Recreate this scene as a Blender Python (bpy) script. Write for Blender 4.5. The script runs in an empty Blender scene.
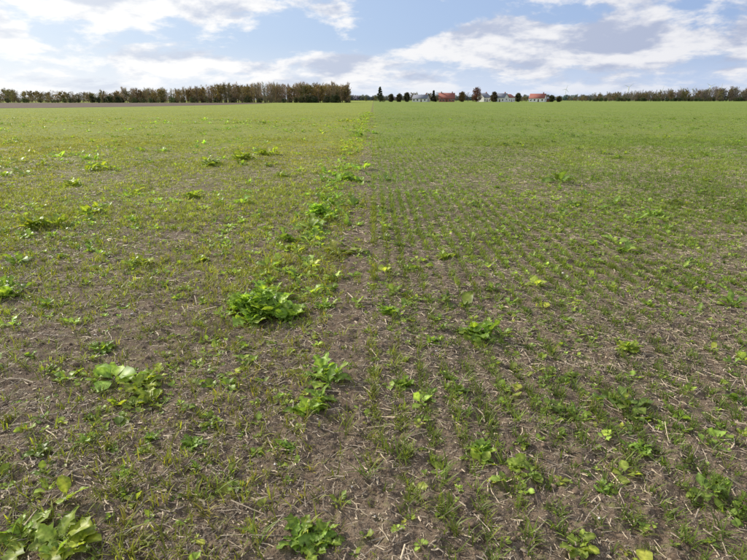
import bpy, math, numpy as np
from mathutils import Vector, Matrix
rng=np.random.default_rng(7)
R=math.radians
scene=bpy.context.scene
# ------------------------------------------------------------------ helpers
def hash2(ix,iy,seed):
    h=(ix.astype(np.int64)*374761393+iy.astype(np.int64)*668265263+seed*2147483)&0xffffffff
    h=((h^(h>>13))*1274126177)&0xffffffff
    h=h^(h>>16)
    return (h&0xffff)/65535.0
def vnoise(x,y,seed=0):
    xi=np.floor(x);yi=np.floor(y);fx=x-xi;fy=y-yi
    fx=fx*fx*(3-2*fx);fy=fy*fy*(3-2*fy)
    a=hash2(xi,yi,seed);b=hash2(xi+1,yi,seed);c=hash2(xi,yi+1,seed);d=hash2(xi+1,yi+1,seed)
    return (a*(1-fx)+b*fx)*(1-fy)+(c*(1-fx)+d*fx)*fy
def height(x,y):
    r=np.hypot(x,y)
    f=np.clip(1-(r-15)/35,0,1)
    n=0.035*(vnoise(x*1.3,y*1.3,1)-.5)+0.022*(vnoise(x*6,y*5,2)-.5)
    f2=np.clip(1-(r-8)/8,0,1)
    n2=0.022*(vnoise(x*17,y*17,3)-.5)+0.015*(vnoise(x*45,y*45,4)-.5)+0.009*(vnoise(x*95,y*95,5)-.5)-.005*np.cos(2*np.pi*x/.15)*np.clip(x+.6,0,1)
    return f*n+f2*n2
def mesh_obj(name,V,F,mat,C=None,smooth=False,parent=None):
    V=np.asarray(V,dtype=np.float32);F=np.asarray(F,dtype=np.int32)
    k=F.shape[1]
    me=bpy.data.meshes.new(name)
    me.vertices.add(len(V));me.vertices.foreach_set("co",V.ravel())
    me.loops.add(F.size);me.loops.foreach_set("vertex_index",F.ravel())
    me.polygons.add(len(F));me.polygons.foreach_set("loop_start",np.arange(0,F.size,k,dtype=np.int32))
    if smooth: me.polygons.foreach_set("use_smooth",np.ones(len(F),dtype=bool))
    me.update(calc_edges=True)
    if C is not None:
        at=me.color_attributes.new("Col",'FLOAT_COLOR','POINT')
        cc=np.ones((len(V),4),dtype=np.float32);cc[:,:3]=C
        at.data.foreach_set("color",cc.ravel())
    me.materials.append(mat)
    ob=bpy.data.objects.new(name,me);scene.collection.objects.link(ob)
    if parent: ob.parent=parent
    return ob
def join(parts):
    Vs=[];Fs=[];Cs=[];o=0
    for V,F,C in parts:
        Vs.append(V);Fs.append(F+o);Cs.append(C);o+=len(V)
    return np.concatenate(Vs),np.concatenate(Fs),np.concatenate(Cs)
def scatter(protos,pos,scale,tint,tilt=0.15,rotz=None):
    """protos list of (V,F,C); returns joined arrays"""
    n=len(pos);which=rng.integers(0,len(protos),n);parts=[]
    if rotz is None: rotz=rng.uniform(0,2*np.pi,n)
    tx=rng.normal(0,tilt,n);ty=rng.normal(0,tilt,n)
    for k,(V,F,C) in enumerate(protos):
        m=which==k;c=m.sum()
        if c==0: continue
        a=rotz[m];ca,sa=np.cos(a)[:,None],np.sin(a)[:,None]
        X=V[None,:,0]*ca-V[None,:,1]*sa;Y=V[None,:,0]*sa+V[None,:,1]*ca
        Z=np.repeat(V[None,:,2],c,0)
        s=scale[m]
        if s.ndim==1: s=np.stack([s,s,s],1)
        X=X+Z*tx[m][:,None];Y2=Y+Z*ty[m][:,None];Z2=Z-X*tx[m][:,None]*.5
        P=np.stack([X*s[:,0:1],Y2*s[:,1:2],Z2*s[:,2:3]],2)+pos[m][:,None,:]
        FF=F[None]+ (np.arange(c)*len(V))[:,None,None]
        CC=C[None]*tint[m][:,None,:]
        parts.append((P.reshape(-1,3),FF.reshape(-1,F.shape[1]),CC.reshape(-1,3)))
    return join(parts)
# ------------------------------------------------------------------ materials
def newmat(name):
    m=bpy.data.materials.new(name);m.use_nodes=True
    nt=m.node_tree;nt.nodes.clear();out=nt.nodes.new('ShaderNodeOutputMaterial')
    return m,nt,out
def leaf_mat(name,trans=0.4,rough=0.5,spec=0.3,nscale=40,tcol=(1.25,1.15,0.5)):
    m,nt,out=newmat(name);N=nt.nodes;L=nt.links
    at=N.new('ShaderNodeAttribute');at.attribute_name="Col"
    no=N.new('ShaderNodeTexNoise');no.inputs['Scale'].default_value=nscale;no.inputs['Detail'].default_value=1
    tc=N.new('ShaderNodeTexCoord');L.new(tc.outputs['Object'],no.inputs['Vector'])
    mr=N.new('ShaderNodeMapRange');L.new(no.outputs['Fac'],mr.inputs[0]);mr.inputs[1].default_value=.3;mr.inputs[2].default_value=.7;mr.inputs[3].default_value=.72;mr.inputs[4].default_value=1.25
    vm=N.new('ShaderNodeVectorMath');vm.operation='SCALE';L.new(at.outputs['Color'],vm.inputs[0]);L.new(mr.outputs[0],vm.inputs['Scale'])
    b=N.new('ShaderNodeBsdfPrincipled');L.new(vm.outputs[0],b.inputs['Base Color']);b.inputs['Roughness'].default_value=rough
    b.inputs['Specular IOR Level'].default_value=spec
    if trans>0:
        vm2=N.new('ShaderNodeVectorMath');vm2.operation='MULTIPLY';L.new(vm.outputs[0],vm2.inputs[0]);vm2.inputs[1].default_value=tcol
        t=N.new('ShaderNodeBsdfTranslucent');L.new(vm2.outputs[0],t.inputs['Color'])
        mx=N.new('ShaderNodeMixShader');mx.inputs[0].default_value=trans
        L.new(b.outputs[0],mx.inputs[1]);L.new(t.outputs[0],mx.inputs[2]);L.new(mx.outputs[0],out.inputs['Surface'])
    else: L.new(b.outputs[0],out.inputs['Surface'])
    return m
def plain_mat(name,c1,c2,scale=3,rough=.8,spec=.3,stretch=(1,1,1)):
    m,nt,out=newmat(name);N=nt.nodes;L=nt.links
    tc=N.new('ShaderNodeTexCoord');mp=N.new('ShaderNodeMapping');mp.inputs['Scale'].default_value=stretch
    no=N.new('ShaderNodeTexNoise');no.inputs['Scale'].default_value=scale;no.inputs['Detail'].default_value=6
    L.new(tc.outputs['Object'],mp.inputs[0]);L.new(mp.outputs[0],no.inputs['Vector'])
    cr=N.new('ShaderNodeValToRGB');cr.color_ramp.elements[0].position=.35;cr.color_ramp.elements[1].position=.65
    cr.color_ramp.elements[0].color=(*c1,1);cr.color_ramp.elements[1].color=(*c2,1)
    L.new(no.outputs['Fac'],cr.inputs[0])
    b=N.new('ShaderNodeBsdfPrincipled');L.new(cr.outputs[0],b.inputs['Base Color']);b.inputs['Roughness'].default_value=rough
    b.inputs['Specular IOR Level'].default_value=spec
    L.new(b.outputs[0],out.inputs['Surface'])
    return m
class G:  # small node-math helper
    def __init__(s,nt): s.nt=nt
    def _in(s,node,i,v):
        if isinstance(v,(int,float)): node.inputs[i].default_value=v
        else: s.nt.links.new(v,node.inputs[i])
    def m(s,op,a,b=0.0,c=None,clamp=False):
        n=s.nt.nodes.new('ShaderNodeMath');n.operation=op;n.use_clamp=clamp
        s._in(n,0,a);s._in(n,1,b)
        if c is not None: s._in(n,2,c)
        return n.outputs[0]
    def vec(s,x,y,z=0.0):
        n=s.nt.nodes.new('ShaderNodeCombineXYZ');s._in(n,0,x);s._in(n,1,y);s._in(n,2,z);return n.outputs[0]
    def noise(s,v,scale,detail=5,rough=.5,dist=0.0):
        n=s.nt.nodes.new('ShaderNodeTexNoise');n.inputs['Scale'].default_value=scale;n.inputs['Detail'].default_value=detail
        n.inputs['Roughness'].default_value=rough;n.inputs['Distortion'].default_value=dist
        s.nt.links.new(v,n.inputs['Vector']);return n.outputs['Fac']
    def mr(s,v,a,b,c=0.0,d=1.0,smooth=False):
        n=s.nt.nodes.new('ShaderNodeMapRange')
        if smooth:n.interpolation_type='SMOOTHSTEP'
        s._in(n,0,v)
        for i,q in zip((1,2,3,4),(a,b,c,d)): s._in(n,i,q)
        return n.outputs[0]
    def mix(s,f,a,b):
        n=s.nt.nodes.new('ShaderNodeMix');n.data_type='RGBA'
        s._in(n,0,f)
        for i,q in ((6,a),(7,b)):
            if isinstance(q,tuple): n.inputs[i].default_value=(*q,1)
            else: s.nt.links.new(q,n.inputs[i])
        return n.outputs[2]
# ---- ground material
gm,nt,out=newmat("field_soil_and_crop");g=G(nt);N=nt.nodes;L=nt.links
geo=N.new('ShaderNodeNewGeometry');sep=N.new('ShaderNodeSeparateXYZ');L.new(geo.outputs['Position'],sep.inputs[0])
X,Y=sep.outputs[0],sep.outputs[1];Pos=geo.outputs['Position']
n1=g.noise(Pos,2.2,4,.6);n2=g.noise(Pos,38,4,.65);n3=g.noise(Pos,160,2,.6)
soil=g.mix(g.mr(n1,.35,.65),(0.116,0.080,0.053),(0.18,0.131,0.090))
soil=g.mix(g.mr(n2,.35,.7),soil,(0.24,0.185,0.130))
soil=g.mix(g.m('MULTIPLY',g.mr(n3,.5,.38),.7),soil,(0.048,0.034,0.024))
# crop cover on the sheet itself (too small to model one by one further out)
split=g.mr(g.m('ADD',X,g.m('MULTIPLY',g.m('SUBTRACT',g.noise(Pos,.5,2),.5),.7)),-.35,.35)
nl=g.noise(Pos,.35,4,.6);nf=g.noise(g.vec(g.m('MULTIPLY',X,3.0),g.m('MULTIPLY',Y,.35)),1.0,4,.6)
nm=g.noise(g.vec(g.m('MULTIPLY',X,.9),g.m('MULTIPLY',Y,.10)),.25,3,.6)
ng=g.noise(g.vec(g.m('MULTIPLY',X,.5),g.m('MULTIPLY',Y,.9)),.035,4,.6)
gl=g.mix(nl,(0.185,0.225,0.034),(0.275,0.305,0.050))
gr=g.mix(nl,(0.135,0.198,0.034),(0.205,0.255,0.048))
green=g.mix(split,gl,gr)
green=g.mix(g.mr(nm,.35,.7,0,.45),green,(0.25,0.275,0.066))
green=g.mix(g.mr(ng,.45,.7,0,.35),green,(0.125,0.180,0.036))
green=g.mix(g.mr(nf,.5,.75,0,.45),green,(0.105,0.150,0.032))
dist=g.m('SQRT',g.m('ADD',g.m('MULTIPLY',X,X),g.m('MULTIPLY',Y,Y)))
cov=g.mr(g.m('ADD',dist,g.m('MULTIPLY',g.m('SUBTRACT',g.noise(Pos,.8,4,.65),.5),18)),3,36,0,1)
n5=g.noise(Pos,14,4,.7)
patch=g.mr(g.m('ADD',n5,g.m('MULTIPLY',cov,.6)),.55,.83,0,g.mr(dist,20,110,.80,.99))
# slightly barer wheel-wide gap where the two drilling passes meet
gap=g.mr(g.m('ABSOLUTE',g.m('ADD',X,.22)),.10,.28,.45,1)
patch=g.m('MULTIPLY',patch,gap)
col=g.mix(patch,soil,green)
b=N.new('ShaderNodeBsdfPrincipled');L.new(col,b.inputs['Base Color']);b.inputs['Roughness'].default_value=.95;b.inputs['Specular IOR Level'].default_value=.1
bp=N.new('ShaderNodeBump');bp.inputs['Strength'].default_value=.8;bp.inputs['Distance'].default_value=.014
L.new(g.m('ADD',n2,g.m('MULTIPLY',n3,.5)),bp.inputs['Height']);L.new(bp.outputs[0],b.inputs['Normal'])
L.new(b.outputs[0],out.inputs['Surface'])
# ------------------------------------------------------------------ ground mesh (polar sheet)
fine=np.linspace(R(-46),R(46),430);coarse=np.linspace(R(46),R(314),60)[1:-1]
ang=np.concatenate([fine,coarse]);na=len(ang)
rr=[0.0,.3,.6];r=.9
while r<16: rr.append(r);r*=1.0055
while r<60: rr.append(r);r*=1.03
while r<9000: rr.append(r);r*=1.12
rr=np.array(rr)
AA,RR=np.meshgrid(ang,rr)
GX=RR*np.sin(AA);GY=RR*np.cos(AA);GZ=height(GX,GY)
V=np.stack([GX.ravel(),GY.ravel(),GZ.ravel()],1)
i=np.arange(len(rr)-1)[:,None];j=np.arange(na)[None,:];j2=(j+1)%na
F=np.stack([(i*na+j),(i*na+j2),((i+1)*na+j2),((i+1)*na+j)],2).reshape(-1,4)[:, ::-1]
mesh_obj("field_ground",V,F,gm,smooth=True)
# ploughed strip
pm=plain_mat("ploughed_soil",(0.095,0.066,0.048),(0.155,0.112,0.084),.35,.95,.1,(1,.3,1))
pv=np.array([(-84,108,.02),(-68,121,.02),(-58,142,.02),(-50,190,.02),(-50,250,.02),(-56,316,.02),(-430,316,.02),(-430,108,.02)])
me=bpy.data.meshes.new("ploughed_field");me.from_pydata([tuple(p) for p in pv],[],[list(range(8))]);me.materials.append(pm)
scene.collection.objects.link(bpy.data.objects.new("ploughed_field",me))
# ------------------------------------------------------------------ crop prototypes
def blade(L_,w,az,el0,curl,nseg,base=(0,0)):
    P=[];pos=np.array([base[0],base[1],-.004]);d=np.array([math.cos(az),math.sin(az)])
    side=np.array([-math.sin(az),math.cos(az),0])
    el=el0;st=L_/nseg
    for k in range(nseg):
        t=k/nseg;ww=w*(1-t**2*.75)*.5*(.8 if k==0 else 1)
        P+= [pos-side*ww,pos+side*ww]
        pos=pos+st*np.array([d[0]*math.cos(el),d[1]*math.cos(el),math.sin(el)]);el-=curl/nseg
    P.append(pos);F=[]
    for k in range(nseg-1):
        a=2*k;F+=[(a,a+1,a+3),(a,a+3,a+2)]
    a=2*(nseg-1);F.append((a,a+1,a+2))
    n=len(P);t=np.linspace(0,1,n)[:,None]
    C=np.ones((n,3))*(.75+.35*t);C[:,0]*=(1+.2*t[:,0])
    return np.array(P),np.array(F),C
def tuft(nb,h,w,nseg=3,spread=.01):
    ps=[]
    for _ in range(nb):
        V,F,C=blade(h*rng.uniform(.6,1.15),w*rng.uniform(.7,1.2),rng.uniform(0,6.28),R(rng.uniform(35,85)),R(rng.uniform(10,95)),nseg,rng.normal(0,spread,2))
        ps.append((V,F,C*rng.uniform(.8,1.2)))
    return join(ps)
def leaf(Lt,W,az,el0,curl,lobed=.2,nL=8,fold=.25,pet=.3,base=(0,0,0),ph=None,cols=5,twist=0.0):
    ph=rng.uniform(0,6.28) if ph is None else ph
    cs=np.linspace(-1,1,cols);P=[];C=[]
    pos=np.array(base,float);el=el0;st=Lt/nL;d=np.array([math.cos(az),math.sin(az)])
    side0=np.array([-math.sin(az),math.cos(az),0])
    for k in range(nL+1):
        t=k/nL
        tang=np.array([d[0]*math.cos(el),d[1]*math.cos(el),math.sin(el)])
        up=np.cross(tang,side0);up=-up if up[2]<0 else up
        sd=side0*math.cos(twist*t)+up*math.sin(twist*t)
        if t<pet: w=.06+.10*lobed*(k%2)
        else:
            q=(t-pet)/(1-pet);w=max(.05,math.sin(math.pi*min(1,q*.93+.07))**.6)
        for c in cs:
            s=1 if c>=0 else -1
            lob=1+lobed*math.sin(k*2.4+ph+(s>0)*1.3) if t>=pet else 1
            off=c*w*W*.5*lob
            z=abs(c)*fold*w*W*.5+ (math.sin(k*1.9+ph+c*2)*.10*W*abs(c) if t>=pet else 0)
            P.append(pos+sd*off+up*z)
            v=1.0+ (.35 if abs(c)<.1 else 0) - .12*(abs(c)>.4)
            C.append((v*(1.12 if abs(c)<.1 else 1),v,v*(1.3 if abs(c)<.1 else 1)))
        pos=pos+tang*st;el-=curl/nL
    F=[];n=cols
    for k in range(nL):
        for c in range(n-1):
            a=k*n+c;F+=[(a,a+1,a+n+1),(a,a+n+1,a+n)]
    return np.array(P),np.array(F),np.array(C)
def rosette(size,nl,el=(15,65),lobed=.25,Wf=.5,nL=8,cols=5,pet=.3,curl=(20,80),spread=.0):
    ps=[]
    for k in range(nl):
        az=k*2.4+rng.normal(0,.3);Lr=size*rng.uniform(.45,1.1)
        V,F,C=leaf(Lr,Lr*Wf*rng.uniform(.8,1.2),az,R(rng.uniform(*el)),R(rng.uniform(*curl)),lobed,nL,.25,pet,(*rng.normal(0,spread,2),-.003) if spread else (0,0,-.003),cols=cols,twist=rng.normal(0,.5))
        t=rng.uniform(.7,1.3);C=C*t
        if rng.random()<.3: C=C*np.array([1.2,1.08,.9])
        ps.append((V,F,C))
    return join(ps)
crop_m=leaf_mat("young_cereal_leaf",.45,.5,.35,6,(1.2,1.15,.45))
leaf_m=leaf_mat("rapeseed_leaf",.48,.45,.35,60,(1.15,1.15,.5))
G1=np.array([0.175,0.285,0.047]);G2=np.array([0.235,0.365,0.055])
def region(y0,y1,dens,margin=1.5):
    hw=.75*y1+margin;n=int(dens*2*hw*(y1-y0))
    x=rng.uniform(-hw,hw,n);y=rng.uniform(y0,y1,n)
    m=np.abs(x)<.75*y+margin
    return x[m],y[m]
BL=np.array([0.265,0.335,0.050]);BR=np.array([0.185,0.29,0.050])
def tints(x,y,base_l,base_r,var=.22):
    n=len(x);s=np.clip((x+.3+.5*(vnoise(x*.6,y*.25,91)-.5))/.6,0,1)[:,None]
    c=base_l[None]*(1-s)+base_r[None]*s
    c=c*np.exp(rng.normal(0,var,n))[:,None]*(.80+.42*vnoise(x*.7,y*.35,61))[:,None]
    yl=vnoise(x*.35,y*.18,62)[:,None];c=c*np.concatenate([.9+.2*yl,np.ones_like(yl),np.ones_like(yl)],1)
    yel=(rng.random(n)<.10)[:,None];c=np.where(yel,c*np.array([1.35,1.12,1.2]),c)
    return c
def cluster(x,y,lo,hi,f1=1.1,f2=4.5,seed=11,floor=.08):
    q=.55*vnoise(x*f1,y*f1*.7,seed)+.45*vnoise(x*f2,y*f2,seed+1)
    k=rng.random(len(x))<np.clip((q-lo)/(hi-lo),floor,1)
    return k&((np.abs(x+.22)>.13)|(rng.random(len(x))<.3))
def fade(y,a,b,c,d): return rng.random(len(y))<np.clip((y-a)/(b-a),0,1)*np.clip((d-y)/(d-c),0,1)
row=.15
def rows(x,j): return np.where(x>-.1,np.round(x/row)*row+rng.normal(0,j,len(x)),x)
parts=[]
tz1=[tuft(rng.integers(3,7),.085,.0062,3,.010) for _ in range(24)]
x,y=region(.8,5,680,1.2);m=cluster(x,y,.2,.85)&fade(y,.5,.8,3.6,5);x,y=x[m],y[m];x=rows(x,.020)
P=np.stack([x,y,height(x,y)],1);parts.append(scatter(tz1,P,rng.uniform(.3,1.15,len(x)),tints(x,y,BL*.92,BR*.92)))
tz1b=[tuft(5,.08,.0082,2,.014) for _ in range(24)]
x,y=region(3.6,11,700);m=cluster(x,y,.15,.8)&fade(y,3.6,5,8.5,11);x,y=x[m],y[m];x=rows(x,.018)
P=np.stack([x,y,height(x,y)],1);parts.append(scatter(tz1b,P,rng.uniform(.4,1.15,len(x)),tints(x,y,BL*.97,BR*.97)))
tz2=[tuft(6,.08,.012,2,.03) for _ in range(16)]
x,y=region(8.5,28,190,2);m=cluster(x,y,.15,.72)&fade(y,8.5,11,19,28);x,y=x[m],y[m];x=rows(x,.020)
P=np.stack([x,y,height(x,y)],1);parts.append(scatter(tz2,P,rng.uniform(.5,1.1,len(x)),tints(x,y,BL,BR)*1.06))
tz3=[tuft(6,.085,.022,2,.07) for _ in range(16)]
x,y=region(19,80,18,3);m=cluster(x,y,.1,.7,.5,2)&fade(y,19,28,40,80);x,y=x[m],y[m]
P=np.stack([x,y,height(x,y)],1);parts.append(scatter(tz3,P,rng.uniform(.45,1.0,len(x)),tints(x,y,BL,BR,.2)*1.12))
tz4=[tuft(6,.08,.06,1,.2) for _ in range(16)]
x,y=region(40,210,1.2,5);m=fade(y,40,80,85,210);x,y=x[m],y[m]
m=~((x<-48)&(y>105));x,y=x[m],y[m]
P=np.stack([x,y,height(x,y)],1);parts.append(scatter(tz4,P,rng.uniform(.4,.9,len(x)),tints(x,y,BL,BR,.2)*1.1))
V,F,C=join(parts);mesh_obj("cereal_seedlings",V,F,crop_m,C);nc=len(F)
# broadleaf weed seedlings
bs=[rosette(.036,rng.integers(4,9),(10,60),.15,.6,4,3,.3,(10,60)) for _ in range(18)]
x,y=region(.8,10,180);m=cluster(x,y,.3,.8,.9,3,31);x,y=x[m],y[m]
P=np.stack([x,y,height(x,y)+.002],1)
parts=[scatter(bs,P,np.exp(rng.normal(0,.45,len(x)))*.85,tints(x,y,G2,G2,.25))]
bm_=[rosette(.09,rng.integers(8,15),(10,70),.3,.42,6,3,.28,(20,80),.014) for _ in range(14)]
x,y=region(1.5,9,4.8);P=np.stack([x,y,height(x,y)],1)
parts.append(scatter(bm_,P,np.exp(rng.normal(-.4,.4,len(x))),tints(x,y,G2*1.05,G1,.2)))
x,y=region(6,50,3.2,2);m=rng.random(len(x))<np.where(x<0,1,.22)*np.clip((vnoise(x*.5,y*.3,55)-.35)*3,0.08,1);x,y=x[m],y[m]
P=np.stack([x,y,height(x,y)],1);parts.append(scatter(bm_,P,np.exp(rng.normal(.15,.4,len(x))),tints(x,y,G2*1.1,G1,.2)))
# looser strip of volunteers along the drill edge
n=850;y=4.3+76*rng.random(n)**1.15;x=-.72+rng.normal(0,.22,n)*(1+y*.012);m=vnoise(x*.2,y*.8,77)>.27;x,y=x[m],y[m];P=np.stack([x,y,height(x,y)],1)
parts.append(scatter(bm_,P,np.exp(rng.normal(-.02,.45,len(x))),tints(x,y,G2*1.08,G2,.2)))
V,F,C=join(parts);mesh_obj("volunteer_rapeseed_seedlings",V,F,leaf_m,C,smooth=True);nb_=len(F)
# ------------------------------------------------------------------ individually placed plants (x,y,diameter,kind)
plants=[(-.89,3.99,.66,'big'),(-1.35,2.87,.32,'yel'),(-1.31,2.59,.31,'yel'),(-.33,2.93,.34,'r'),(-.34,2.59,.28,'r'),(.09,3.9,.27,'r'),
(.41,3.41,.18,'r'),(.81,3.54,.42,'r'),(.17,2.83,.20,'r'),(-.81,7.8,.55,'big'),(-.82,9.05,.45,'r'),(-.45,11.4,.6,'r'),(-4.26,8.0,.5,'yel'),(-4.42,7.0,.6,'yel'),
(-3.7,15.4,.9,'yel'),(-4.3,14.2,.8,'yel'),(-3.3,16.8,.8,'yel'),(-2.4,5.27,.32,'yel'),(-3.11,4.31,.36,'r'),(-3.3,4.6,.3,'r'),(-1.84,3.3,.24,'r'),(-.88,2.26,.18,'r'),(-1.12,2.02,.12,'r'),(-1.19,1.62,.28,'low'),(-1.34,1.64,.26,'low'),(-1.1,1.6,.2,'low'),(-1.27,1.84,.14,'up'),
(-.28,1.64,.24,'r'),(-.18,1.6,.2,'r'),(.54,2.17,.2,'r'),(.66,2.04,.22,'low'),(1.09,2.54,.18,'r'),(1.73,3.31,.22,'yel'),(1.27,2.21,.16,'r'),(1.87,2.37,.13,'yel'),(.78,1.62,.2,'low'),
(1.53,1.84,.12,'r'),(.78,5.5,.26,'yel'),(4.04,7.8,.4,'r'),(1.52,1.97,.11,'r'),(1.02,1.92,.13,'r'),(1.15,2.9,.14,'r'),(-1.11,4.9,.24,'yel'),(-.39,4.05,.2,'r'),(-1.82,5.5,.25,'yel'),(-.84,2.83,.12,'r'),(-1.1,2.28,.12,'r'),(-.44,2.21,.12,'r'),
(-.9,5.9,.3,'yel'),(-.75,6.6,.35,'r'),(-3.0,9.2,.5,'yel'),(-5.8,10.5,.6,'yel'),(-2.0,11.8,.5,'yel'),(-6.5,13.,.7,'yel')]
for (px,py,dm,kind) in plants:
    if kind=='big':
        ps=[]
        for q in range(30):
            V,F,C=rosette(dm*.22,10,(20,75),.45,.55,10,5,.3,(20,80))
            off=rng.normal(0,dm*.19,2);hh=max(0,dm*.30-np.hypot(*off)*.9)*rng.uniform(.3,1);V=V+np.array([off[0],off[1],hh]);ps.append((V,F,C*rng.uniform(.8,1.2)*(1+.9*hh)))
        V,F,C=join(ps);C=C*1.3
    elif kind=='low': V,F,C=rosette(dm*.5,12,(12,50),.3,.5,10,5,.28,(20,60),dm*.05)
    elif kind=='up': V,F,C=rosette(dm,3,(50,75),.08,.5,10,5,.35,(30,60))
    else:
        ps=[]
        for q in range(4):
            V,F,C=rosette(dm*.38,rng.integers(8,12),(15,75),.45,.44,9,5,.3,(20,90),dm*.04)
            off=rng.normal(0,dm*.15,2);ps.append((V+np.array([off[0],off[1],0]),F,C))
        V,F,C=join(ps)
    tint=G2*rng.uniform(.95,1.15)
    if kind in('yel','up','low'): tint=np.array([0.31,0.41,0.058])
    C=C*tint
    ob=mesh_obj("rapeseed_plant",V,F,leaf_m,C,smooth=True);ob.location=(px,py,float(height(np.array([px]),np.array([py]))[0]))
# taller grassy cereal tufts
tg=[tuft(9,.17,.008,4,.02) for _ in range(6)]
tp=np.array([(-.72,1.89),(-.66,1.95),(.10,2.17),(.05,2.25),(.16,2.2),(.42,2.8),(-.04,1.99),(.37,1.64),(.44,1.67),(-.45,1.62),(1.2,1.62),(1.37,2.17),(.3,2.0),(-.15,2.37),(.9,2.3),(.5,2.6),(.02,2.4),(.2,1.8)])
P=np.stack([tp[:,0],tp[:,1],height(tp[:,0],tp[:,1])],1)
V,F,C=scatter(tg,P,rng.uniform(.5,.95,len(tp)),tints(P[:,0],P[:,1],G1,G1,.15));mesh_obj("grass_tufts",V,F,crop_m,C)
# ------------------------------------------------------------------ straw, clods, stones
def straws(x,y,Lm,wm):
    n=len(x)
    az=rng.uniform(0,2*np.pi,n);L_=Lm*np.exp(rng.normal(0,.5,n));w=wm*np.exp(rng.normal(0,.35,n));pitch=rng.normal(0,.16,n);bend=rng.normal(0,.08,n)
    t=np.array([-.5,0,.5]);
    cx=L_[:,None]*t;by=L_[:,None]*bend[:,None]*(1-4*t*t)
    ctr=np.stack([x[:,None]+cx*np.cos(az)[:,None]-by*np.sin(az)[:,None],y[:,None]+cx*np.sin(az)[:,None]+by*np.cos(az)[:,None]],2)
    hz=height(ctr[:,:,0],ctr[:,:,1]);z0=np.maximum(hz.mean(1),hz.max(1)-.006)[:,None]+np.abs(rng.normal(0,.003,n))[:,None]+L_[:,None]*t*np.sin(pitch)[:,None]+.002
    sx=-np.sin(az)[:,None]*w[:,None]*.5;sy=np.cos(az)[:,None]*w[:,None]*.5
    A=np.stack([ctr[:,:,0]-sx,ctr[:,:,1]-sy,z0],2);B=np.stack([ctr[:,:,0],ctr[:,:,1],z0+w[:,None]*.5],2);D=np.stack([ctr[:,:,0]+sx,ctr[:,:,1]+sy,z0],2)
    V=np.stack([A,B,D],2).reshape(n,9,3)
    F=[]
    for k in range(2):
        for c in range(2):
            a=k*3+c;F+=[(a,a+1,a+4),(a,a+4,a+3)]
    F=np.array(F)[None]+(np.arange(n)*9)[:,None,None]
    base=np.array([0.48,0.385,0.255]);grey=np.array([0.31,0.25,0.18]);dark=np.array([0.10,0.072,0.048])
    u=rng.random(n);c=np.where((u<.46)[:,None],base,np.where((u<.75)[:,None],grey,dark))*np.exp(rng.normal(0,.22,n))[:,None]
    return V.reshape(-1,3),F.reshape(-1,3),np.repeat(c,9,0)
straw_m=leaf_mat("dry_straw",0,.6,.3,80)
x,y=region(.8,6,2000,1);m=cluster(x,y,.2,.75,.8,2.5,71);p1=straws(x[m],y[m],.030,.0034)
x,y=region(6,20,280);p2=straws(x,y,.05,.0062)
x,y=region(.8,7,110);p3=straws(x,y,.080,.0042)
x,y=region(.8,4,1300,.8);p4=straws(x,y,.010,.0030)
V,F,C=join([p1,p2,p3,p4]);mesh_obj("straw_residue",V,F,straw_m,C,smooth=True);ns=len(F)
import bmesh
def ico(sub):
    bm=bmesh.new();bmesh.ops.create_icosphere(bm,subdivisions=sub,radius=1)
    V=np.array([v.co[:] for v in bm.verts]);F=np.array([[v.index for v in f.verts] for f in bm.faces]);bm.free();return V,F
cl=[]
for _ in range(14):
    V,F=ico(2);V=V*(1+rng.normal(0,.15,len(V)))[:,None]*np.array([1,rng.uniform(.6,.95),rng.uniform(.45,.7)]);cl.append((V,F,np.ones((len(V),3))))
x,y=region(.8,5,200,1);P=np.stack([x,y,height(x,y)+.001],1);n=len(x)
c=np.array([0.17,0.122,0.084])[None]*np.exp(rng.normal(0,.2,n))[:,None]
clod_m=leaf_mat("soil_clod",0,.95,.1,120)
V,F,C=scatter(cl,P,.0055*np.exp(rng.normal(0,.55,n)),c,.2);mesh_obj("soil_clods",V,F,clod_m,C);ncl=len(F)
x,y=region(.8,7,3);P=np.stack([x,y,height(x,y)+.004],1);n=len(x)
V,F,C=scatter(cl,P,.006*np.exp(rng.normal(0,.45,n)),np.array([0.55,0.52,0.47])[None]*np.exp(rng.normal(0,.2,n))[:,None],.2);mesh_obj("stones",V,F,clod_m,C)
print("TRIS crop",nc,"broad",nb_,"straw",ns,"clods",ncl)
# ------------------------------------------------------------------ trees
def prism(a,b,r0,r1,col):
    a=np.array(a,float);b=np.array(b,float);d=b-a;d/=np.linalg.norm(d)+1e-9
    u=np.cross(d,[0,0,1] if abs(d[2])<.9 else [1,0,0]);u/=np.linalg.norm(u);v=np.cross(d,u)
    V=[];k=4
    for p,r in((a,r0),(b,r1)):
        for q in range(k):
            t=q*2*math.pi/k;V.append(p+r*(math.cos(t)*u+math.sin(t)*v))
    F=[]
    for q in range(k):
        q2=(q+1)%k;F+=[(q,q2,k+q2),(q,k+q2,k+q)]
    return np.array(V),np.array(F),np.tile(np.array(col,float),(2*k,1))
def twigtri(a,b,w,col):
    a=np.array(a);b=np.array(b);d=b-a;s=np.cross(d,rng.normal(0,1,3));s=s/(np.linalg.norm(s)+1e-9)*w
    return np.array([a-s,a+s,b]),np.array([[0,1,2]]),np.tile(np.array(col,float),(3,1))
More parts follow.
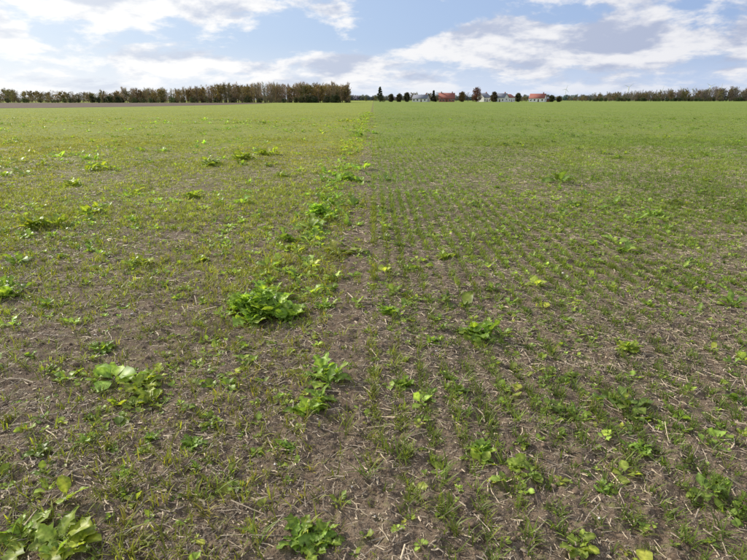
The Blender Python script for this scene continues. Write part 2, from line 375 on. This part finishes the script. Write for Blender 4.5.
def bare_tree(h,spread,bark=(0.10,0.085,0.07),twig=(0.15,0.12,0.09),nlimb=22,ntw=10,upright=.6,w=.05,leafcol=None,nleaf=0,lw=.25,start=.2):
    ps=[];lean=rng.normal(0,.03,2)
    n=5;pts=[np.array([lean[0]*h*t+rng.normal(0,.01*h)*(t>0),lean[1]*h*t,h*.92*t]) for t in np.linspace(0,1,n)]
    pts[0][2]=-.2
    for k in range(n-1): ps.append(prism(pts[k],pts[k+1],.016*h*(1-k/n)+.02,.016*h*(1-(k+1)/n)+.02,bark))
    for q in range(nlimb):
        t=start+(1-start)*(q+rng.random())/nlimb;kk=min(n-2,int(t*(n-1)));f=t*(n-1)-kk
        o=pts[kk]*(1-f)+pts[kk+1]*f
        az=rng.uniform(0,6.28);el=upright*rng.uniform(.6,1.4);el=min(el,1.4)
        Ll=spread*(1.15-.75*abs(t-.45)/.55)*rng.uniform(.7,1.15)
        d=np.array([math.cos(az)*math.cos(el),math.sin(az)*math.cos(el),math.sin(el)])
        e=o+d*Ll;e[2]=min(e[2],h*1.03)
        mid=o+d*Ll*.5+rng.normal(0,.05*Ll,3)
        ps.append(prism(o,mid,.006*h*(1.1-t),.004*h*(1.1-t),bark));ps.append(prism(mid,e,.004*h*(1.1-t),.01,bark))
        for _ in range(ntw):
            s=rng.uniform(.25,1);b0=o+(e-o)*s;dd=d+rng.normal(0,.55,3)+np.array([0,0,.35]);dd/=np.linalg.norm(dd)
            b1=b0+dd*rng.uniform(.1,.22)*h*.7;ps.append(twigtri(b0,b1,w,np.array(twig)*rng.uniform(.7,1.3)))
            for _ in range(nleaf):
                c=b0+(b1-b0)*rng.random()+rng.normal(0,.25,3)
                tri=c+rng.normal(0,lw,(3,3));ps.append((tri,np.array([[0,1,2]]),np.tile(np.array(leafcol)*rng.uniform(.6,1.35),(3,1))))
    return join(ps)
def crown_tree(h,rad,col,trunk=.2,nclump=14,nl=90,lw=.28,conic=False,bark=(0.09,0.07,0.055)):
    ps=[prism((0,0,-.2),(0,0,h*.55),.028*h,.015*h,bark),prism((0,0,h*.55),(0,0,h*.9),.015*h,.004*h,bark)]
    for q in range(nclump):
        t=(q+.5)/nclump;z=h*(trunk+(1-trunk)*t*.93)
        rr_=rad*((1.05-t) if conic else math.sqrt(max(.05,1-(2*t-1)**2))*.75)
        az=q*2.4+rng.normal(0,.4);c=np.array([math.cos(az)*rr_*rng.uniform(.5,1),math.sin(az)*rr_*rng.uniform(.5,1),z])
        ps.append(prism((0,0,z*.8),c,.008*h,.004*h,bark))
        cr=rad*rng.uniform(.35,.55)*(max(.35,1.1-t) if conic else 1)
        br=rng.uniform(.65,1.3)
        P=rng.normal(0,1,(nl,3));P/=np.linalg.norm(P,axis=1)[:,None];P*=(rng.random(nl)**.4)[:,None]*cr*np.array([1,1,.75]);P+=c
        T=(P[:,None,:]+rng.normal(0,lw,(nl,3,3))).reshape(-1,3)
        C=np.repeat(np.array(col)[None]*br*rng.uniform(.7,1.3,(nl,1)),3,0)
        ps.append((T,np.arange(nl*3).reshape(-1,3),C))
    return join(ps)
tree_m=leaf_mat("tree_bark_and_foliage",.3,.8,.15,1.5,(1.1,1.05,.7))
def mass(name,protos,x,y,s,tint):
    P=np.stack([x,y,np.zeros(len(x))],1);V,F,C=scatter(protos,P,s,tint,.02);return mesh_obj(name,V,F,tree_m,C)
popl=[bare_tree(11,3.0,twig=(0.235,0.19,0.135),bark=(0.18,0.155,0.125),nlimb=26,ntw=9,upright=1.05,w=.05,start=.1) for _ in range(7)]
oaks=[bare_tree(10,4.4,twig=(0.185,0.15,0.11),nlimb=26,ntw=12,upright=.65,w=.055,start=.1) for _ in range(6)]
leafy=[bare_tree(9.5,4.2,twig=(0.18,0.145,0.09),nlimb=22,ntw=8,upright=.6,w=.055,leafcol=(0.19,0.155,0.06),nleaf=4,lw=.26,start=.06) for _ in range(5)]
hedge=[crown_tree(4,2.4,(0.075,0.095,0.042),.05,9,70,.22) for _ in range(5)]
bush=[bare_tree(4.5,3,twig=(0.19,0.155,0.105),nlimb=16,ntw=14,upright=.7,w=.06,start=.03) for _ in range(4)]
def t_(n,v=.15,b=1.0): return np.ones((n,3))*b*np.exp(rng.normal(0,v,n))[:,None]*np.exp(rng.normal(0,.07,(n,3)))
n=430;x=rng.uniform(-152,-15,n);y=rng.uniform(332,392,n);s=rng.uniform(.80,1.07,n)*(.76+.24*np.clip((x+115)/30,0,1))
mass("poplar_wood",popl+popl+leafy[:3],x,y,np.stack([s*1.1,s*1.1,s],1),t_(n,.2,1.1)*np.array([1.04,1,.92]))
n=340;x=rng.uniform(-335,-130,n);y=rng.uniform(332,392,n);prof=.58+.50*vnoise(x*.06,x*0,5)+.08*np.clip((-x-190)/60,0,1)
s=prof*rng.uniform(.65,1.12,n);mass("deciduous_wood",oaks+leafy,x,y,s,t_(n,.28,1.1))
n=560;x=rng.uniform(-335,-14,n);y=rng.uniform(325,345,n);s=rng.uniform(.45,1.0,n)*(.55+.65*vnoise(x*.08,x*0,9));mass("hedgerow",hedge[:3]+bush+bush,x,y,s,t_(n,.28,1.05))
x=np.array([-41,-37,-33,-26.5,-22,-20,-44,-150,-160,-156.]);y=np.full(10,323.)+rng.uniform(-1,1,10);mass("dark_bushes",hedge,x,y,np.array([.9,1.0,.8,.9,1.1,.9,.7,.9,1,.8]),t_(10,.1,.6))
n=110;x=rng.uniform(-8,170,n);y=rng.uniform(525,560,n);s=rng.uniform(.45,.85,n)*np.where((x>30)&(x<120),1,.6);mass("village_trees",oaks+leafy+bush,x,y,s,t_(n,.2,.9))
n=110;x=rng.uniform(130,270,n);y=rng.uniform(690,720,n);s=rng.uniform(.35,.6,n);mass("low_tree_line",oaks+leafy+bush,x,y,s,t_(n,.15,1.15)*np.array([.95,1,1.2]))  # aerial haze baked into the tint: paler and bluer
n=430;x=rng.uniform(262,580,n);y=rng.uniform(690,740,n);s=rng.uniform(.7,1.2,n)*np.clip(.75+(x-268)/260,.75,1.35);mass("distant_tree_line",oaks+popl+leafy,x,y,s,t_(n,.15,1.1)*np.array([.95,1,1.15]))  # paler, bluish tint paints in the haze of distance
n=280;x=rng.uniform(262,580,n);y=rng.uniform(680,689,n);s=rng.uniform(.5,1.1,n);mass("distant_hedgerow",hedge+bush,x,y,s,t_(n,.2,1.1))
n=500;x=rng.uniform(-300,1500,n);y=rng.uniform(1500,1560,n);s=rng.uniform(.8,1.5,n);mass("far_woodland",[crown_tree(9,6,(0.17,0.19,0.20),.05,8,50,.9) for _ in range(4)],x,y,s,t_(n,.1,1.3))  # grey-blue foliage colour has the aerial haze painted in
def tree(name,V,F,C,x,y): ob=mesh_obj(name,V,F,tree_m,C);ob.location=(x,y,0)
H=480.;kx=H*.001757
def hx(u): return (u-373.5)*kx
for u,h,r,c,nm,con in [(380,12.5,4,(0.06,0.07,0.035),"conifer_tree",True),(391,6,2.6,(0.09,0.08,0.045),"shrub",False),(399,6.5,2.6,(0.10,0.085,0.05),"shrub",False),(406,7.5,2.5,(0.08,0.075,0.04),"shrub",False),(433,9.5,2.4,(0.07,0.065,0.04),"conifer_tree",True),
     (461,8,3,(0.17,0.12,0.05),"autumn_tree",False),(475,11.5,4.6,(0.15,0.065,0.04),"autumn_tree",False),(493,8,3,(0.11,0.085,0.05),"garden_tree",False),(516,7,2.6,(0.09,0.09,0.045),"garden_tree",False),(550,5,2.4,(0.08,0.085,0.04),"shrub",False),(557,4,2.2,(0.09,0.08,0.04),"shrub",False)]:
    V,F,C=crown_tree(h,r,c,.08,20,130,.26,con);tree(nm,V,F,C,hx(u),H-6+rng.uniform(-3,3))
# ------------------------------------------------------------------ houses
wall_white=plain_mat("white_render",(0.78,0.76,0.72),(0.84,0.82,0.78),1.5)
wall_brick=plain_mat("red_brick",(0.26,0.10,0.075),(0.34,0.14,0.10),4)
roof_red=plain_mat("clay_tiles",(0.24,0.085,0.065),(0.33,0.12,0.09),3)
roof_slate=plain_mat("slate_tiles",(0.15,0.16,0.19),(0.22,0.23,0.27),3)
glass=plain_mat("window_glass",(0.03,0.035,0.04),(0.05,0.055,0.06),1,.15,.5)
door_m=plain_mat("painted_door",(0.10,0.06,0.04),(0.14,0.08,0.05),2)
trim=plain_mat("window_frame_paint",(0.7,0.7,0.68),(0.78,0.78,0.76),2)
def box(name,c,d,mat,parent):
    x,y,z=c;a,b_,e=d[0]/2,d[1]/2,d[2]/2
    V=[(x+i*a,y+j*b_,z+k*e) for i in(-1,1) for j in(-1,1) for k in(-1,1)]
    F=[(0,1,3,2),(4,6,7,5),(0,4,5,1),(2,3,7,6),(0,2,6,4),(1,5,7,3)]
    return mesh_obj(name,V,F,mat,parent=parent)
def house(name,x,y,L_,W,hw,hr,rot,wm,rm,nwin=4,storeys=1,chim=1):
    e=bpy.data.objects.new(name,None);scene.collection.objects.link(e);e.location=(x,y,0);e.rotation_euler=(0,0,R(rot))
    a,b_=L_/2,W/2
    V=[(-a,-b_,-.2),(a,-b_,-.2),(a,b_,-.2),(-a,b_,-.2),(-a,-b_,hw),(a,-b_,hw),(a,b_,hw),(-a,b_,hw),(-a,0,hw+hr),(a,0,hw+hr)]
    me=bpy.data.meshes.new(name+"_walls");me.from_pydata(V,[],[(0,1,5,4),(2,3,7,6),(1,2,6,9,5),(3,0,4,8,7),(3,2,1,0)]);me.materials.append(wm)
    w=bpy.data.objects.new("walls",me);scene.collection.objects.link(w);w.parent=e
    o=.4;sl=hr/b_;T=.18;V=[]
    for sx in(-1,1):
        xx=sx*(a+.35)
        V+=[(xx,-b_-o,hw-o*sl+.03),(xx,0,hw+hr+.03),(xx,b_+o,hw-o*sl+.03),(xx,-b_-o,hw-o*sl+.03+T),(xx,0,hw+hr+.03+T),(xx,b_+o,hw-o*sl+.03+T)]
    F=[(0,1,4,3),(1,2,5,4),(6,9,10,7),(7,10,11,8),(3,4,10,9),(4,5,11,10),(0,6,7,1),(1,7,8,2),(0,3,9,6),(2,8,11,5)]
    mesh_obj("roof",V,F,rm,parent=e)
    for s in range(storeys):
        for k in range(nwin):
            wx=-a+L_*(k+.5)/nwin;zc=1.5+s*2.7
            if s==0 and k==nwin//2: box("door",(wx,-b_-.02,1.05),(1.0,.10,2.1),door_m,e);continue
            box("window_frame",(wx,-b_-.02,zc),(1.3,.08,1.4),trim,e);box("window_glass",(wx,-b_-.04,zc),(1.1,.08,1.2),glass,e)
    for sx in(-1,1): box("gable_window",(sx*(a+.01),0,hw*.6),(.08,1.1,1.2),glass,e)
    for k in range(chim): box("chimney",(a*(.7 if k==0 else -.7),0,hw+hr+.5),(.8,.6,1.6),wall_brick,e)
    return e
house("slate_roof_house",hx(421),H,13,8,2.7,2.9,-25,wall_white,roof_slate,4)
house("red_roof_house",hx(446),H-4,13,9,3.0,3.9,-6,wall_brick,roof_red,5,1,2)
house("white_house",hx(485),H+6,9,8,3.6,3.2,40,wall_white,roof_slate,3)
house("white_house",hx(500),H-2,11,8,3.4,3.2,-40,wall_white,roof_slate,4)
house("barn",hx(511),H+14,12,9,3.6,2.6,50,wall_white,roof_red,3,1,0)
house("white_house",hx(535),H-8,12.5,8,3.0,3.3,-30,wall_white,roof_red,4)
house("outbuilding",hx(548),H+2,7,5,2.3,1.4,0,wall_brick,roof_slate,2,1,0)
# ------------------------------------------------------------------ wind turbines
tm=plain_mat("turbine_paint",(0.78,0.79,0.80),(0.82,0.83,0.84),1)  # white paint, with a light bluish tint standing in for aerial haze
def turbine(x,y,hub,ph):
    e=bpy.data.objects.new("wind_turbine",None);scene.collection.objects.link(e);e.location=(x,y,0)
    V=[];k=12
    for z,r in((0,3.2),(hub,2.2)):
        for q in range(k): t=q*2*math.pi/k;V.append((r*math.cos(t),r*math.sin(t),z))
    mesh_obj("tower",V,[(q,(q+1)%k,k+(q+1)%k,k+q) for q in range(k)],tm,smooth=True,parent=e)
    box("nacelle",(0,1.5,hub+1.8),(4.5,12,4.5),tm,e)
    for b3 in range(3):
        a=ph+b3*2*math.pi/3;V=[]
        for rr_,w in((0,2.2),(5,3.2),(10,4.2),(28,2.6),(42,.9)):
            for dy in(-.5,.5):
                for s in(-.35,.65): V.append((math.sin(a)*rr_+math.cos(a)*w*s,-5.2+dy*(1-rr_/60),hub+1.8+math.cos(a)*rr_-math.sin(a)*w*s))
        F=[]
        for k4 in range(4):
            o=k4*4
            for p,q in((0,1),(1,3),(3,2),(2,0)): F.append((o+p,o+q,o+4+q,o+4+p))
        mesh_obj("blade_%d"%(b3+1),V,F,tm,parent=e)
for u,yy,ph in((565,5600,.3),(627,4700,.9),(661,6000,.2),(680,5700,1.4),(691,5600,.5),(708,4400,1.1),(719,5000,.1)):
    turbine((u-373.5)*yy*.001757,yy,100,ph)
# ------------------------------------------------------------------ light & sky
SUN_AZ,SUN_EL=-56,30
w=bpy.data.worlds.new("World");scene.world=w;w.use_nodes=True;nt=w.node_tree;nt.nodes.clear();g=G(nt);N=nt.nodes;L=nt.links
out=N.new('ShaderNodeOutputWorld');bg=N.new('ShaderNodeBackground');bg.inputs[1].default_value=.105;L.new(bg.outputs[0],out.inputs[0])
sky=N.new('ShaderNodeTexSky');sky.sky_type='NISHITA';sky.sun_disc=False;sky.sun_elevation=R(SUN_EL);sky.sun_rotation=R(SUN_AZ);sky.air_density=1.0;sky.dust_density=.6;sky.ozone_density=1.5
tc=N.new('ShaderNodeTexCoord');sp=N.new('ShaderNodeSeparateXYZ');L.new(tc.outputs['Generated'],sp.inputs[0])
el=g.m('ARCSINE',sp.outputs[2]);az=g.m('ARCTAN2',sp.outputs[0],sp.outputs[1])
elp=g.m('MULTIPLY',g.m('POWER',g.m('MAXIMUM',el,.0001),.8),2.0)
cv=g.vec(az,elp,.37)
nA=g.noise(cv,8.5,9,.6,.15);nB=g.noise(g.vec(g.m('ADD',az,.018),g.m('ADD',elp,-.045),.37),8.5,5,.58,.15)
def gauss(a,e,sa,se,amp):
    d1=g.m('DIVIDE',g.m('SUBTRACT',az,a),sa);d2=g.m('DIVIDE',g.m('SUBTRACT',el,e),se)
    q=g.m('ADD',g.m('MULTIPLY',d1,d1),g.m('MULTIPLY',d2,d2))
    return g.m('MULTIPLY',g.m('EXPONENT',g.m('MULTIPLY',q,-1.0)),amp)
bias=.055
for a in [(-.34,.150,.22,.03,.20),(-.62,.10,.06,.02,.22),(-.15,.105,.12,.03,-.18),(.06,.13,.09,.04,-.18),(-.07,.062,.08,.014,.18),(.36,.080,.24,.034,.20),(.5,.15,.2,.02,.10),(.5,.03,.3,.012,-.10)]:
    q=gauss(*a);bias=g.m('ADD',bias,q)
dens=g.m('ADD',nA,bias)
mask=g.mr(dens,.47,.62,0,1,True)
shade=g.mr(g.m('ADD',g.m('SUBTRACT',nA,nB),g.m('MULTIPLY',g.m('SUBTRACT',dens,.6),-.50)),-.14,.07,0,1,True)
leftness=g.mr(az,-.6,.5,1,0)
bri=g.mix(leftness,g.mix(shade,(4.3,4.8,6.3),(8.3,8.3,8.6)),g.mix(shade,(6.2,6.8,8.0),(10.4,10.3,10.1)))
blue=g.mix(leftness,(3.3,4.6,7.7),(5.3,6.8,9.2))
base=g.mix(.75,sky.outputs[0],blue)
haze=g.mr(el,0,.10,.9,.05,True)
base=g.mix(haze,base,g.mix(leftness,(5.5,6.5,8.4),(8.8,9.2,9.6)))
fin=g.mix(g.m('MULTIPLY',mask,g.mr(el,0,.035,.3,.95)),base,bri)
# thin bright veil around the direction of the sun
glow=gauss(R(-46),R(16),.42,.24,.6)
fin=g.mix(glow,fin,(10.8,10.7,10.3))
L.new(fin,bg.inputs[0])
sl=bpy.data.lights.new("sun","SUN");sl.energy=5.0;sl.angle=R(2);sl.color=(1,.93,.82)
so=bpy.data.objects.new("sun",sl);scene.collection.objects.link(so)
d=Vector((math.sin(R(SUN_AZ))*math.cos(R(SUN_EL)),math.cos(R(SUN_AZ))*math.cos(R(SUN_EL)),math.sin(R(SUN_EL))))
so.rotation_euler=d.to_track_quat('Z','Y').to_euler();so.location=d*50
cam=bpy.data.cameras.new("camera");cam.sensor_width=36;cam.lens=26;cam.clip_start=.05;cam.clip_end=20000
co=bpy.data.objects.new("camera",cam);scene.collection.objects.link(co);co.location=(0,0,1.6);co.rotation_euler=(R(90-18.47),0,0)
scene.camera=co
scene.view_settings.view_transform='Standard'
try: scene.view_settings.look='None'
except Exception: pass
